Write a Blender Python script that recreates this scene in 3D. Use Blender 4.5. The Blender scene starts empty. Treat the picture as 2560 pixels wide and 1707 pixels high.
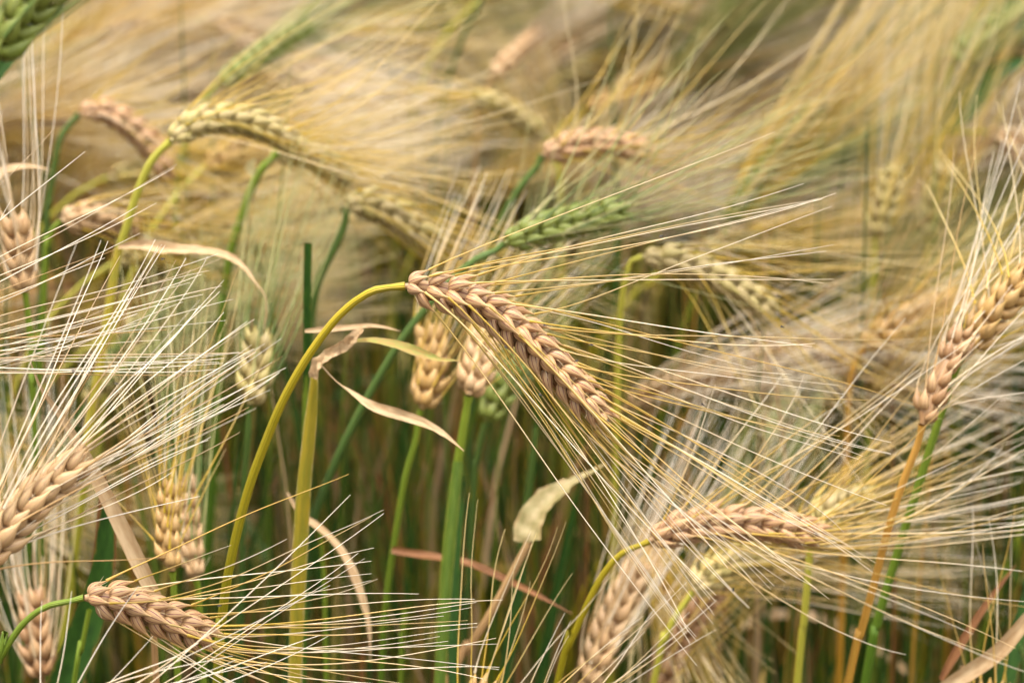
import bpy, math, random
import numpy as np
from mathutils import Matrix, Vector

random.seed(7)
RNG = np.random.default_rng(11)
S = bpy.context.scene
COL = S.collection
R = math.radians

# ------------------------------------------------------------------ camera
TILT = 20.0
DF = 0.85                                   # distance to the sharp ear
CAM = np.array([0.0, -DF * math.cos(R(TILT)), 0.80 + DF * math.sin(R(TILT))])
LENS, SENS = 85.0, 36.0
cd = bpy.data.cameras.new('camera')
cam = bpy.data.objects.new('camera', cd)
COL.objects.link(cam)
cam.location = CAM
cam.rotation_euler = (R(90 - TILT), 0, 0)
cd.lens = LENS
cd.sensor_width = SENS
cd.clip_start = 0.02
cd.clip_end = 500
cd.dof.use_dof = True
cd.dof.focus_distance = DF
cd.dof.aperture_fstop = 8.0
S.camera = cam

# ------------------------------------------------------------------ sky, sun, exposure
SUN_EL, SUN_AZ = 72.0, -75.0                # soft light from high up on the left
w = bpy.data.worlds.new('World')
S.world = w
w.use_nodes = True
nt = w.node_tree
nt.nodes.clear()
sky = nt.nodes.new('ShaderNodeTexSky')
sky.sky_type = 'NISHITA'
sky.sun_disc = False
sky.sun_elevation = R(SUN_EL)
sky.sun_rotation = R(180 + SUN_AZ)
sky.dust_density = 4.0
sky.air_density = 1.0
hs = nt.nodes.new('ShaderNodeHueSaturation')
hs.inputs['Saturation'].default_value = 0.10     # thin white cloud over the whole sky
bg = nt.nodes.new('ShaderNodeBackground')
bg.inputs['Strength'].default_value = 0.112
wo = nt.nodes.new('ShaderNodeOutputWorld')
nt.links.new(sky.outputs[0], hs.inputs['Color'])
nt.links.new(hs.outputs[0], bg.inputs['Color'])
nt.links.new(bg.outputs[0], wo.inputs['Surface'])
sd = bpy.data.lights.new('sun', 'SUN')
sd.energy = 1.4
sd.angle = R(14)
sd.color = (1.0, 0.94, 0.86)
sun = bpy.data.objects.new('sun', sd)
COL.objects.link(sun)
# vector pointing to the sun: behind-left of camera and high
az = R(SUN_AZ)
sv = Vector((math.sin(az) * math.cos(R(SUN_EL)), -math.cos(az) * math.cos(R(SUN_EL)), math.sin(R(SUN_EL))))
sun.rotation_euler = sv.to_track_quat('Z', 'Y').to_euler()
S.view_settings.view_transform = 'Standard'
S.view_settings.look = 'None'
S.view_settings.gamma = 1
S.view_settings.exposure = 1.92
S.render.engine = 'CYCLES'
S.cycles.use_denoising = True
S.cycles.max_bounces = 5
S.cycles.diffuse_bounces = 3
S.cycles.use_adaptive_sampling = True
S.cycles.adaptive_threshold = 0.02
S.cycles.transmission_bounces = 4
S.cycles.transparent_max_bounces = 4

# ------------------------------------------------------------------ pixel -> place
cT, sT = math.cos(R(TILT)), math.sin(R(TILT))
AX, AY, AF = np.array([1., 0, 0]), np.array([0, sT, cT]), np.array([0, cT, -sT])
K = SENS / LENS / 2560.0
def ray(px, py):
    return AF + AX * ((px - 1280) * K) - AY * ((py - 853.5) * K)
def at(px, py, d):
    return CAM + ray(px, py) * d
def at_y(px, py, y):
    r = ray(px, py)
    return CAM + r * ((y - CAM[1]) / r[1])

# ------------------------------------------------------------------ curves and grids
def norm(v):
    v = np.asarray(v, float)
    return v / np.maximum(np.linalg.norm(v, axis=-1, keepdims=True), 1e-12)
def spline(pts, n):
    p = np.asarray(pts, float)
    if len(p) == 2:
        t = np.linspace(0, 1, n)[:, None]
        return p[0] * (1 - t) + p[1] * t
    seg = np.linalg.norm(np.diff(p, axis=0), axis=1)
    q = np.vstack([2 * p[0] - p[1], p, 2 * p[-1] - p[-2]])
    u = np.concatenate([[0], np.cumsum(seg)])
    out = []
    for s in np.linspace(0, u[-1], n):
        i = min(max(np.searchsorted(u, s) - 1, 0), len(seg) - 1)
        t = (s - u[i]) / max(seg[i], 1e-9)
        a, b, c, d = q[i], q[i + 1], q[i + 2], q[i + 3]
        out.append(0.5 * (2 * b + (c - a) * t + (2 * a - 5 * b + 4 * c - d) * t * t + (3 * b - a - 3 * c + d) * t ** 3))
    return np.array(out)
def resample(p, n):
    seg = np.linalg.norm(np.diff(p, axis=0), axis=1)
    u = np.concatenate([[0], np.cumsum(seg)])
    s = np.linspace(0, u[-1], n)
    return np.stack([np.interp(s, u, p[:, k]) for k in range(3)], 1)

def sweep(P, Rad, sides, rnd=None, ref=(0.31, 0.87, 0.38)):
    """P (N,n,3), Rad (N,n) -> grid arrays verts (N,n,sides,3), along, around, rnd"""
    P = np.asarray(P, float)
    N, n, _ = P.shape
    T = norm(np.gradient(P, axis=1))
    A = norm(np.cross(T, np.asarray(ref)))
    B = np.cross(T, A)
    th = np.arange(sides) / sides * 2 * math.pi
    V = P[:, :, None, :] + Rad[:, :, None, None] * (np.cos(th)[None, None, :, None] * A[:, :, None, :] + np.sin(th)[None, None, :, None] * B[:, :, None, :])
    al = np.broadcast_to(np.linspace(0, 1, n)[None, :, None], (N, n, sides))
    ar = np.broadcast_to((np.arange(sides) / sides)[None, None, :], (N, n, sides))
    if rnd is None:
        rnd = RNG.random(N)
    rd = np.broadcast_to(np.asarray(rnd)[:, None, None], (N, n, sides))
    return V, al, ar, rd, True

class MB:
    """collects vertex grids into one mesh"""
    def __init__(s):
        s.v, s.f, s.al, s.ar, s.rd, s.m, s.n = [], [], [], [], [], [], 0
    def grid(s, V, al, ar, rd, closed, mi=0):
        N, n, k, _ = V.shape
        kk = k if closed else k - 1
        i = np.arange(n - 1)[:, None]
        j = np.arange(kk)[None, :]
        j2 = (j + 1) % k
        f = np.stack([i * k + j, i * k + j2, (i + 1) * k + j2, (i + 1) * k + j], -1).reshape(-1, 4)
        F = (f[None] + (np.arange(N) * n * k)[:, None, None]).reshape(-1, 4) + s.n
        s.v.append(V.reshape(-1, 3)); s.f.append(F)
        s.al.append(np.asarray(al).reshape(-1)); s.ar.append(np.asarray(ar).reshape(-1)); s.rd.append(np.asarray(rd).reshape(-1))
        s.m.append(np.full(len(F), mi, np.int32))
        s.n += N * n * k
        return s
    def arrays(s):
        return [np.concatenate(x) for x in (s.v, s.f, s.al, s.ar, s.rd, s.m)]
    def mesh(s, name, mats, off=(0, 0, 0)):
        v, f, al, ar, rd, m = s.arrays()
        return mesh_from(name, v - np.asarray(off), f, al, ar, rd, m, mats)

def mesh_from(name, v, f, al, ar, rd, m, mats):
    me = bpy.data.meshes.new(name)
    me.vertices.add(len(v)); me.vertices.foreach_set('co', np.ascontiguousarray(v, np.float32).ravel())
    me.loops.add(len(f) * 4); me.loops.foreach_set('vertex_index', np.ascontiguousarray(f, np.int32).ravel())
    me.polygons.add(len(f))
    me.polygons.foreach_set('loop_start', np.arange(0, len(f) * 4, 4, dtype=np.int32))
    me.polygons.foreach_set('use_smooth', np.ones(len(f), bool))
    if not isinstance(mats, (list, tuple)):
        mats = [mats]
    for x in mats:
        me.materials.append(x)
    me.polygons.foreach_set('material_index', np.ascontiguousarray(m, np.int32))
    for nm, arr in (('along', al), ('around', ar), ('rnd', rd)):
        a = me.attributes.new(nm, 'FLOAT', 'POINT')
        a.data.foreach_set('value', np.ascontiguousarray(arr, np.float32))
    me.update(calc_edges=True)
    return me

def link(name, me, parent=None, kind=None):
    o = bpy.data.objects.new(name, me)
    COL.objects.link(o)
    if parent is not None:
        o.parent = parent
    if kind:
        o['kind'] = kind
    return o
def tag(o, label, cat, group=None):
    o['label'] = label
    o['category'] = cat
    if group:
        o['group'] = group
    return o

# ------------------------------------------------------------------ materials
def lin(r, g, b):
    f = lambda c: ((c / 255 + 0.055) / 1.055) ** 2.4 if c > 10 else c / 255 / 12.92
    return (f(r), f(g), f(b), 1)
class NB:
    def __init__(s, name):
        s.m = bpy.data.materials.new(name)
        s.m.use_nodes = True
        s.t = s.m.node_tree
        s.t.nodes.clear()
    def n(s, typ, **kw):
        x = s.t.nodes.new(typ)
        for k, v in kw.items():
            setattr(x, k, v)
        return x
    def l(s, a, b):
        s.t.links.new(a, b)
    def attr(s, name):
        return s.n('ShaderNodeAttribute', attribute_name=name).outputs['Fac']
    def math(s, op, a, b=None, c=None, clamp=False):
        x = s.n('ShaderNodeMath', operation=op, use_clamp=clamp)
        for i, v in enumerate((a, b, c)):
            if v is None: continue
            if isinstance(v, (int, float)): x.inputs[i].default_value = v
            else: s.l(v, x.inputs[i])
        return x.outputs[0]
    def mix(s, f, a, b, blend='MIX'):
        x = s.n('ShaderNodeMix', data_type='RGBA', blend_type=blend)
        for i, v in ((0, f), (6, a), (7, b)):
            if isinstance(v, (int, float)): x.inputs[i].default_value = v
            elif isinstance(v, tuple): x.inputs[i].default_value = v
            else: s.l(v, x.inputs[i])
        return x.outputs[2]
    def ramp(s, f, stops, interp='LINEAR'):
        x = s.n('ShaderNodeValToRGB')
        e = x.color_ramp.elements
        while len(e) < len(stops): e.new(0.5)
        for q, (p, c) in zip(e, stops):
            q.position = p; q.color = c
        x.color_ramp.interpolation = interp
        s.l(f, x.inputs[0])
        return x.outputs[0]
    def vec(s, a, b, c):
        x = s.n('ShaderNodeCombineXYZ')
        for i, v in enumerate((a, b, c)):
            if isinstance(v, (int, float)): x.inputs[i].default_value = v
            else: s.l(v, x.inputs[i])
        return x.outputs[0]
    def noise(s, v, scale, detail=3, rough=0.55):
        x = s.n('ShaderNodeTexNoise')
        x.inputs['Scale'].default_value = scale
        x.inputs['Detail'].default_value = detail
        x.inputs['Roughness'].default_value = rough
        s.l(v, x.inputs['Vector'])
        return x.outputs['Fac']
    def rnd(s):
        oi = s.n('ShaderNodeObjectInfo').outputs['Random']
        return s.math('FRACT', s.math('ADD', oi, s.attr('rnd')))
    def obj(s):
        return s.n('ShaderNodeTexCoord').outputs['Object']
    def hsv(s, c, h=None, sat=None, val=None):
        x = s.n('ShaderNodeHueSaturation')
        for k, v in (('Hue', h), ('Saturation', sat), ('Value', val)):
            if v is None: continue
            if isinstance(v, (int, float)): x.inputs[k].default_value = v
            else: s.l(v, x.inputs[k])
        s.l(c, x.inputs['Color'])
        return x.outputs[0]
    def out(s, col, rough=0.5, trans=0.0, tcol=None, bump=None, bstr=0.3, spec=0.35, bdist=0.0004):
        p = s.n('ShaderNodeBsdfPrincipled')
        s.l(col, p.inputs['Base Color'])
        p.inputs['Roughness'].default_value = rough
        p.inputs['Specular IOR Level'].default_value = spec
        sh = p.outputs[0]
        if bump is not None:
            b = s.n('ShaderNodeBump')
            b.inputs['Strength'].default_value = bstr
            b.inputs['Distance'].default_value = bdist
            s.l(bump, b.inputs['Height'])
            s.l(b.outputs[0], p.inputs['Normal'])
        if trans > 0:
            tr = s.n('ShaderNodeBsdfTranslucent')
            s.l(tcol if tcol is not None else col, tr.inputs['Color'])
            mx = s.n('ShaderNodeMixShader')
            mx.inputs[0].default_value = trans
            s.l(sh, mx.inputs[1]); s.l(tr.outputs[0], mx.inputs[2])
            sh = mx.outputs[0]
        o = s.n('ShaderNodeOutputMaterial')
        s.l(sh, o.inputs['Surface'])
        return s.m

def mat_kernel(name, c1, c2, ctip, vein, vamt):
    b = NB(name)
    al, ar, r = b.attr('along'), b.attr('around'), b.rnd()
    nz = b.noise(b.obj(), 220, 3)
    col = b.mix(b.math('MULTIPLY_ADD', nz, 0.8, b.math('MULTIPLY_ADD', r, 0.8, -0.4), clamp=True), c1, c2)
    col = b.mix(b.math('SMOOTH_MAX', b.math('MULTIPLY_ADD', al, 2.4, -1.55), 0, 0.2, clamp=True), col, ctip)
    # five nerves running lengthwise
    wv = b.math('COSINE', b.math('MULTIPLY', b.math('SUBTRACT', ar, 0.5), 2 * math.pi / 0.115))
    ln = b.math('MULTIPLY_ADD', wv, 4.5, -3.35, clamp=True)
    brk = b.noise(b.vec(b.math('MULTIPLY', r, 30), b.math('MULTIPLY', ar, 9.0), b.math('MULTIPLY', al, 2.2)), 1.6, 2)
    brk = b.math('MULTIPLY_ADD', brk, 4.0, -0.95, clamp=True)
    env = b.math('MULTIPLY', b.math('MULTIPLY', al, 9.0, clamp=True), b.math('MULTIPLY_ADD', al, -3.2, 3.0, clamp=True))
    vf = b.math('MULTIPLY', b.math('MULTIPLY', ln, brk), b.math('MULTIPLY', env, vamt))
    col = b.mix(vf, col, vein)
    col = b.hsv(col, val=b.math('MULTIPLY_ADD', r, 0.24, 0.88))
    fine = b.noise(b.vec(b.math('MULTIPLY', ar, 60.0), b.math('MULTIPLY', al, 5.0), r), 1.0, 2)
    bump = fine
    return b.out(col, 0.42, 0.10, col, bump, 0.22, 0.4)

def mat_awn(name, cb, cm, ct, spread=0.5, alt=None):
    b = NB(name)
    al, r = b.attr('along'), b.rnd()
    sh = b.math('MULTIPLY_ADD', r, spread, -spread / 2)
    f = b.math('ADD', al, sh, clamp=True)
    col = b.ramp(f, [(0.0, cb), (0.3, cm), (0.75, ct), (1.0, ct)])
    if alt:
        r2 = b.math('FRACT', b.math('MULTIPLY', r, 7.31))
        col = b.mix(b.math('MULTIPLY_ADD', r2, 3.0, -1.9, clamp=True), col, alt)
    col = b.hsv(col, val=b.math('MULTIPLY_ADD', b.math('FRACT', b.math('MULTIPLY', r, 13.7)), 0.34, 0.8))
    return b.out(col, 0.38, 0.36, col, spec=0.5)

def mat_stem(name, cg, cm, ct, streak):
    """cg at the ground, cm in the middle, ct under the ear"""
    b = NB(name)
    al, ar, r = b.attr('along'), b.attr('around'), b.rnd()
    col = b.ramp(b.math('MULTIPLY_ADD', r, 0.12, b.math('SUBTRACT', al, 0.06)), [(0.0, cg), (0.55, cm), (0.97, ct)])
    st = b.noise(b.vec(b.math('MULTIPLY', ar, 26.0), b.math('MULTIPLY', al, 7.0), b.math('MULTIPLY', r, 40)), 1.0, 3)
    col = b.mix(b.math('MULTIPLY_ADD', st, 2.4, -1.0, clamp=True), col, streak)
    rid = b.math('COSINE', b.math('MULTIPLY', ar, 2 * math.pi * 11))
    col = b.hsv(col, val=b.math('MULTIPLY_ADD', rid, 0.07, 0.98))
    return b.out(col, 0.42, 0.08, col, rid, 0.5, 0.45, 0.0002)

def mat_leaf(name, c1, c2, edge, eamt=0.7, trans=0.35, rough=0.5):
    b = NB(name)
    al, ar, r = b.attr('along'), b.attr('around'), b.rnd()
    pv = b.vec(b.math('MULTIPLY', ar, 2.0), b.math('MULTIPLY', al, 7.0), b.math('MULTIPLY', r, 50))
    n1 = b.noise(pv, 1.6, 4)
    col = b.mix(b.math('MULTIPLY_ADD', n1, 2.6, -0.8, clamp=True), c1, c2)
    e = b.math('ABSOLUTE', b.math('MULTIPLY_ADD', ar, 2.0, -1.0))
    ef = b.math('ADD', b.math('MULTIPLY_ADD', e, 3.2, -2.9), b.math('MULTIPLY_ADD', b.noise(pv, 3.0, 3), 2.4, -1.0))
    ef = b.math('ADD', ef, b.math('MULTIPLY_ADD', al, 2.0, -1.6, clamp=True), clamp=True)
    col = b.mix(b.math('MULTIPLY', ef, eamt), col, edge)
    vn = b.noise(b.vec(b.math('MULTIPLY', ar, 38.0), b.math('MULTIPLY', al, 2.0), r), 1.0, 2)
    col = b.hsv(col, val=b.math('MULTIPLY_ADD', vn, 0.5, 0.75))
    return b.out(col, rough, trans, col, vn, 0.5, 0.35, 0.0003)

C = lin
M = {}
M['k_ripe'] = mat_kernel('kernel_ripe', C(186, 149, 108), C(166, 127, 84), C(200, 166, 106), C(96, 32, 44), 1.0)
M['k_pale'] = mat_kernel('kernel_pale', C(184, 152, 110), C(162, 126, 82), C(204, 172, 122), C(140, 88, 80), 0.4)
M['k_gold'] = mat_kernel('kernel_gold', C(182, 146, 92), C(164, 128, 68), C(188, 154, 84), C(140, 96, 58), 0.35)
M['k_half'] = mat_kernel('kernel_half_ripe', C(178, 158, 106), C(152, 140, 76), C(172, 158, 78), C(140, 92, 84), 0.5)
M['k_green'] = mat_kernel('kernel_green', C(122, 126, 52), C(92, 102, 36), C(138, 142, 66), C(78, 108, 40), 0.4)
M['k_brown'] = mat_kernel('kernel_brown', C(150, 110, 70), C(182, 148, 106), C(200, 170, 132), C(120, 66, 44), 0.5)
M['a_ripe'] = mat_awn('awn_ripe', C(196, 164, 62), C(222, 192, 124), C(240, 228, 206), 0.6, C(208, 172, 86))
M['a_pale'] = mat_awn('awn_pale', C(208, 184, 144), C(228, 212, 184), C(240, 230, 212), 0.5, C(196, 156, 96))
M['a_gold'] = mat_awn('awn_gold', C(196, 166, 44), C(216, 182, 80), C(228, 206, 146), 0.5, C(228, 212, 180))
M['a_green'] = mat_awn('awn_green', C(100, 122, 54), C(140, 148, 78), C(190, 184, 124), 0.5, C(206, 192, 136))
M['s_olive'] = mat_stem('stem_olive', C(90, 112, 30), C(128, 126, 18), C(178, 154, 22), C(110, 110, 18))
M['s_green'] = mat_stem('stem_green', C(52, 80, 24), C(82, 114, 28), C(134, 150, 44), C(76, 106, 28))
M['s_blue'] = mat_stem('stem_bluegreen', C(44, 64, 30), C(60, 88, 38), C(94, 118, 50), C(50, 76, 32))
M['s_gold'] = mat_stem('stem_gold', C(150, 120, 34), C(192, 142, 44), C(200, 152, 72), C(176, 120, 38))
M['s_yellow'] = mat_stem('stem_yellow', C(134, 144, 48), C(176, 168, 56), C(190, 182, 70), C(160, 156, 50))
M['s_tan'] = mat_stem('stem_tan', C(150, 108, 60), C(176, 128, 74), C(192, 156, 108), C(140, 92, 50))
M['l_green'] = mat_leaf('leaf_green', C(38, 70, 22), C(58, 94, 30), C(168, 126, 62), 0.55)
M['l_lime'] = mat_leaf('leaf_lime', C(82, 108, 32), C(102, 122, 40), C(186, 158, 84), 0.5)
M['l_yellow'] = mat_leaf('leaf_yellow', C(172, 150, 44), C(144, 138, 44), C(214, 190, 150), 0.8)
M['l_tan'] = mat_leaf('leaf_tan', C(204, 176, 136), C(176, 140, 98), C(146, 102, 64), 0.5, 0.25)
M['l_rust'] = mat_leaf('leaf_rust', C(146, 98, 58), C(122, 78, 44), C(98, 60, 36), 0.5, 0.2)
M['l_mixed'] = mat_leaf('leaf_mixed', C(134, 142, 62), C(172, 128, 70), C(196, 152, 112), 0.8, 0.25)
M['l_pale'] = mat_leaf('leaf_pale_green', C(176, 156, 112), C(144, 134, 84), C(176, 138, 94), 0.9)
M['bristle'] = mat_awn('bristle', C(206, 180, 120), C(214, 190, 140), C(222, 204, 166), 0.4)

def mat_plain(name, c, rough=0.5, trans=0.0):
    b = NB(name)
    n = b.noise(b.obj(), 2500, 2)
    return b.out(b.mix(n, c, tuple(x * 0.7 for x in c[:3]) + (1,)), rough, trans)
M['fly'] = mat_plain('fly_black', C(26, 22, 22), 0.3)
M['wing'] = mat_plain('fly_wing', C(120, 112, 104), 0.2, 0.5)

def mat_soil():
    b = NB('soil')
    n1 = b.noise(b.obj(), 6, 6, 0.65)
    n2 = b.noise(b.obj(), 60, 5, 0.7)
    col = b.ramp(n1, [(0.25, C(50, 38, 27)), (0.55, C(74, 57, 40)), (0.8, C(96, 76, 54))])
    col = b.hsv(col, val=b.math('MULTIPLY_ADD', n2, 0.8, 0.6))
    return b.out(col, 0.95, 0, None, b.math('ADD', n1, n2), 1.0, 0.1, 0.03)
M['soil'] = mat_soil()

# ------------------------------------------------------------------ ground: one sheet to the horizon, cloddy near the plants
def build_ground():
    n = 121
    t = np.linspace(-1, 1, n)
    g = np.sign(t) * (np.abs(t) * 3.0 + np.abs(t) ** 9 * 300)
    X, Y = np.meshgrid(g, g, indexing='ij')
    Z = RNG.normal(0, 0.007, X.shape) * (np.abs(X) < 5) * (np.abs(Y) < 5) + 0.010 * np.sin(Y * 42 + np.sin(X * 3)) * (np.abs(X) < 5) * (np.abs(Y) < 5)
    V = np.stack([X, Y, Z], -1)[None]
    z = np.zeros(X.shape)[None]
    mb = MB().grid(V, z, z, z, False)
    o = link('ground', mb.mesh('ground', M['soil']))
    o['kind'] = 'structure'
build_ground()

# ------------------------------------------------------------------ kernel shapes
KV = np.array([0, .05, .14, .27, .42, .57, .71, .83, .92, 1.0])
KR = np.array([.25, .62, .90, 1.0, .94, .70, .38, .20, .12, .08])
def kernel_grid(na, seed, low=False):
    rg = np.random.default_rng(seed)
    kv, kr = (KV, KR) if not low else (KV[[0, 2, 5, 9]], KR[[0, 2, 5, 9]])
    n = len(kv)
    th = np.arange(na) / na * 2 * math.pi           # 0 faces the rachis, pi faces outwards
    wob = 1 + rg.normal(0, 0.02, na)
    x = -np.cos(th)[None, :] * kr[:, None] * 0.5 * 0.82 * wob + (0.13 * np.sin(math.pi * kv ** 0.9))[:, None] * 1.4
    y = np.sin(th)[None, :] * kr[:, None] * 0.5 * wob
    ridge = 1 + 0.018 * np.cos((th / (2 * math.pi) - .5) * 2 * math.pi / 0.115)[None, :] * (na > 12)
    x, y = x * ridge, y * ridge
    z = np.broadcast_to(kv[:, None], x.shape)
    V = np.stack([x, y, z], -1)                      # width 1, length 1
    al = np.broadcast_to(kv[:, None], x.shape)
    ar = np.broadcast_to((np.arange(na) / na)[None, :], x.shape)
    return V, al, ar
KMESH = {}
def kernel_mesh(mat):
    if mat not in KMESH:
        L = []
        for s in range(3):
            V, al, ar = kernel_grid(14, s)
            L.append(MB().grid(V[None], al[None], ar[None], np.full(al.shape, s * 0.3)[None], True).mesh('kernel', M[mat]))
        KMESH[mat] = L
    return KMESH[mat]

# ------------------------------------------------------------------ the ear of a barley stalk
def bez(P0, P1, P2, P3, n):
    t = np.linspace(0, 1, n)[None, :, None]
    return P0[:, None] * (1 - t) ** 3 + 3 * P1[:, None] * t * (1 - t) ** 2 + 3 * P2[:, None] * t * t * (1 - t) + P3[:, None] * t ** 3

def ear_layout(axis, rg, roll=0.0, klen=0.0112, step=0.0034, div=30, missing=0.0, up=None):
    """axis: dense points along the rachis. Returns kernel frames and their t, radial vectors"""
    seg = np.linalg.norm(np.diff(axis, axis=0), axis=1)
    u = np.concatenate([[0], np.cumsum(seg)])
    L = u[-1]
    T = norm(np.gradient(axis, axis=0))
    ref = np.array([0.0, -1.0, 0.15]) if up is None else np.asarray(up, float)
    out = []
    nn = max(6, int(L / step))
    for k in range(nn):
        s = (k + 0.4) * L / nn
        p = np.array([np.interp(s, u, axis[:, c]) for c in range(3)])
        t = norm(np.array([np.interp(s, u, T[:, c]) for c in range(3)]))
        a = norm(ref - t * np.dot(ref, t))
        b = np.cross(t, a)
        tt = s / L
        side = roll + (math.pi if k % 2 else 0)
        for j in (-1, 0, 1):
            if rg.random() < missing: continue
            ang = side + j * R(58) + rg.normal(0, 0.07)
            rad = a * math.cos(ang) + b * math.sin(ang)
            sc = min(1, 0.68 + 2.6 * tt, 0.62 + 2.2 * (1 - tt)) * rg.uniform(0.93, 1.06)
            dv = R(div * (0.85 if j == 0 else 1.05) * (1.12 - 0.45 * tt) + rg.normal(0, 2.2))
            kd = norm(t * math.cos(dv) + rad * math.sin(dv))
            kx = norm(rad - kd * np.dot(rad, kd))
            ky = np.cross(kd, kx)
            o = p + rad * 0.0020 * sc
            kl, kw = klen * sc, klen * 0.48 * sc
            out.append((o, kx * kw, ky * kw, kd * kl, tt, rad, kd, sc))
    return out

def ear_awns(ks, axis, rg, n, alen=0.13, fan=14, tips=None, bias=(0, 0, 0), curl=0.1):
    """curves (N,n,3) starting at kernel tips"""
    T0 = norm(axis[-1] - axis[len(axis) // 2])
    P0 = np.array([k[0] + k[3] * 0.97 + norm(k[1]) * 0.0002 for k in ks])
    KD = np.array([k[6] for k in ks])
    TT = np.array([k[4] for k in ks])
    RD = np.array([k[5] for k in ks])
    N = len(ks)
    if tips is not None:
        e = norm(axis[-1] - axis[0])
        perp = norm(np.cross(AF, e))
        if perp @ AY < 0: perp = -perp
        if abs(e @ AX) < 0.35 and perp @ AX > 0: perp = -perp
        sd_ = RD @ perp
        score = np.where(sd_ > 0, 1, -1) * (1.25 - TT) * (0.55 + 0.45 * np.abs(sd_)) + rg.normal(0, 0.05, N)
        order = np.argsort(-score)
        if isinstance(tips, dict):
            q = spline([at(*x) for x in tips['line']], 200)
            cnt = min(tips['n'], N)
            uu = np.sort(rg.random(cnt) * 0.5 + np.linspace(0, 1, cnt) * 0.5) if cnt > 1 else np.array([.5])
            uu = (uu - uu.min()) / (uu.max() - uu.min())
            P3 = q[(uu * 199).astype(int)] + rg.normal(0, tips.get('jit', 0.006), (cnt, 3))
        else:
            P3 = np.array(tips)
            cnt = min(len(P3), N)
            P3 = P3[:cnt]
        front = (RD @ -AF)
        wgt = np.where((front > 0.35) & (TT < 0.7), 0.12, 1.0)[order]      # few awns cross the face of the ear
        pick = order[np.sort(rg.choice(N, cnt, replace=False, p=wgt / wgt.sum()))]
        P0, KD, RD, TT = P0[pick], KD[pick], RD[pick], TT[pick]
        if isinstance(tips, dict) and tips.get('pull', 1) < 1:
            P3 = P0 + (P3 - P0) * rg.uniform(tips['pull'], 1, cnt)[:, None]
    else:
        ph = R(fan) * rg.uniform(0.45, 1.25, N) * (1.15 - 0.4 * TT)
        D = norm(T0[None] * np.cos(ph)[:, None] + RD * np.sin(ph)[:, None] + np.asarray(bias)[None] + rg.normal(0, 0.035, (N, 3)))
        P3 = P0 + D * (alen * rg.uniform(0.8, 1.08, N) * (1.0 - 0.15 * TT))[:, None]
    N = len(P0)
    Lg = np.linalg.norm(P3 - P0, axis=1)[:, None]
    D = (P3 - P0) / Lg
    cur = rg.normal(0, curl, (N, 3)) + np.array([0, 0, 0.5 * curl])
    P1 = P0 + norm(KD * 0.55 + D * 0.75) * Lg * 0.24
    P2 = P3 - norm(D + cur) * Lg * 0.3
    A = bez(P0, P1, P2, P3, n)
    # faint waviness
    ph = rg.random((N, 1)) * 6.28
    u = np.linspace(0, 1, n)[None]
    side = norm(np.cross(D, AF + rg.normal(0, .3, (N, 3))))
    A = A + (np.sin(u * rg.uniform(4, 9, (N, 1)) + ph) * np.sin(u * math.pi) * Lg * rg.uniform(0.001, 0.007, (N, 1)))[:, :, None] * side[:, None, :]
    return A

def awn_radius(N, n, rg, r0=0.00036, r1=0.00008):
    u = np.linspace(0, 1, n)[None]
    return (r1 + (r0 - r1) * (1 - u) ** 0.8) * rg.uniform(0.8, 1.15, (N, 1)) * (1 + 1.0 * np.exp(-u * 25))

def kernels_joined(ks, rg, na=7, low=True, mb=None, mi=0):
    V, al, ar = kernel_grid(na, 3, low)
    O = np.array([k[0] for k in ks]); X = np.array([k[1] for k in ks]); Y = np.array([k[2] for k in ks]); Z = np.array([k[3] for k in ks])
    W = O[:, None, None, :] + V[None, ..., 0:1] * X[:, None, None, :] + V[None, ..., 1:2] * Y[:, None, None, :] + V[None, ..., 2:3] * Z[:, None, None, :]
    N = len(ks)
    rd = np.broadcast_to(rg.random(N)[:, None, None], (N,) + al.shape)
    mb = mb or MB()
    mb.grid(W, np.broadcast_to(al[None], rd.shape), np.broadcast_to(ar[None], rd.shape), rd, True, mi)
    return mb

def ribbon(pts, width, nrm, twist=0.0, fold=0.25, n=26, prof=None, crinkle=0.0, rg=RNG, cols=7, mb=None, mi=0):
    """leaf blade: pts spline, width metres, nrm = facing direction, V fold, twist in degrees along the blade"""
    P = spline(pts, n)
    T = norm(np.gradient(P, axis=0))
    u = np.linspace(0, 1, n)
    nr = np.asarray(nrm, float)
    B = norm(np.cross(T, nr))
    Nn = np.cross(B, T)
    tw = R(1) * (np.interp(u, np.linspace(0, 1, len(twist)), twist) if np.ndim(twist) else twist * u)
    Bt = B * np.cos(tw)[:, None] + Nn * np.sin(tw)[:, None]
    Nt = -B * np.sin(tw)[:, None] + Nn * np.cos(tw)[:, None]
    if prof is None:
        wd = np.minimum(1, 0.55 + 2.5 * u) * (1 - u ** 2.2) ** 0.8
    else:
        wd = np.interp(u, np.linspace(0, 1, len(prof)), prof)
    wd = np.maximum(wd, 0.03) * width * 0.5
    s = np.linspace(-1, 1, cols)
    fo = np.interp(u, np.linspace(0, 1, len(fold)), fold) if np.ndim(fold) else np.full(n, fold)
    V = P[:, None] + Bt[:, None] * (s[None, :, None] * wd[:, None, None]) + Nt[:, None] * ((np.abs(s)[None, :] ** 1.3 * fo[:, None] * wd[:, None])[..., None])
    if crinkle:
        cr = np.sin(u[:, None] * 40 + s[None] * 2.2) * 0.5 + np.sin(u[:, None] * 91 + 3 * s[None]) * 0.3 + rg.normal(0, .5, (n, cols))
        V = V + Nt[:, None] * (cr * crinkle * wd[:, None])[..., None]
    al = np.broadcast_to(u[:, None], (n, cols)); ar = np.broadcast_to(((s + 1) / 2)[None], (n, cols))
    mb = mb or MB()
    mb.grid(V[None], al[None], ar[None], np.full((1, n, cols), rg.random()), False, mi)
    return mb

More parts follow.
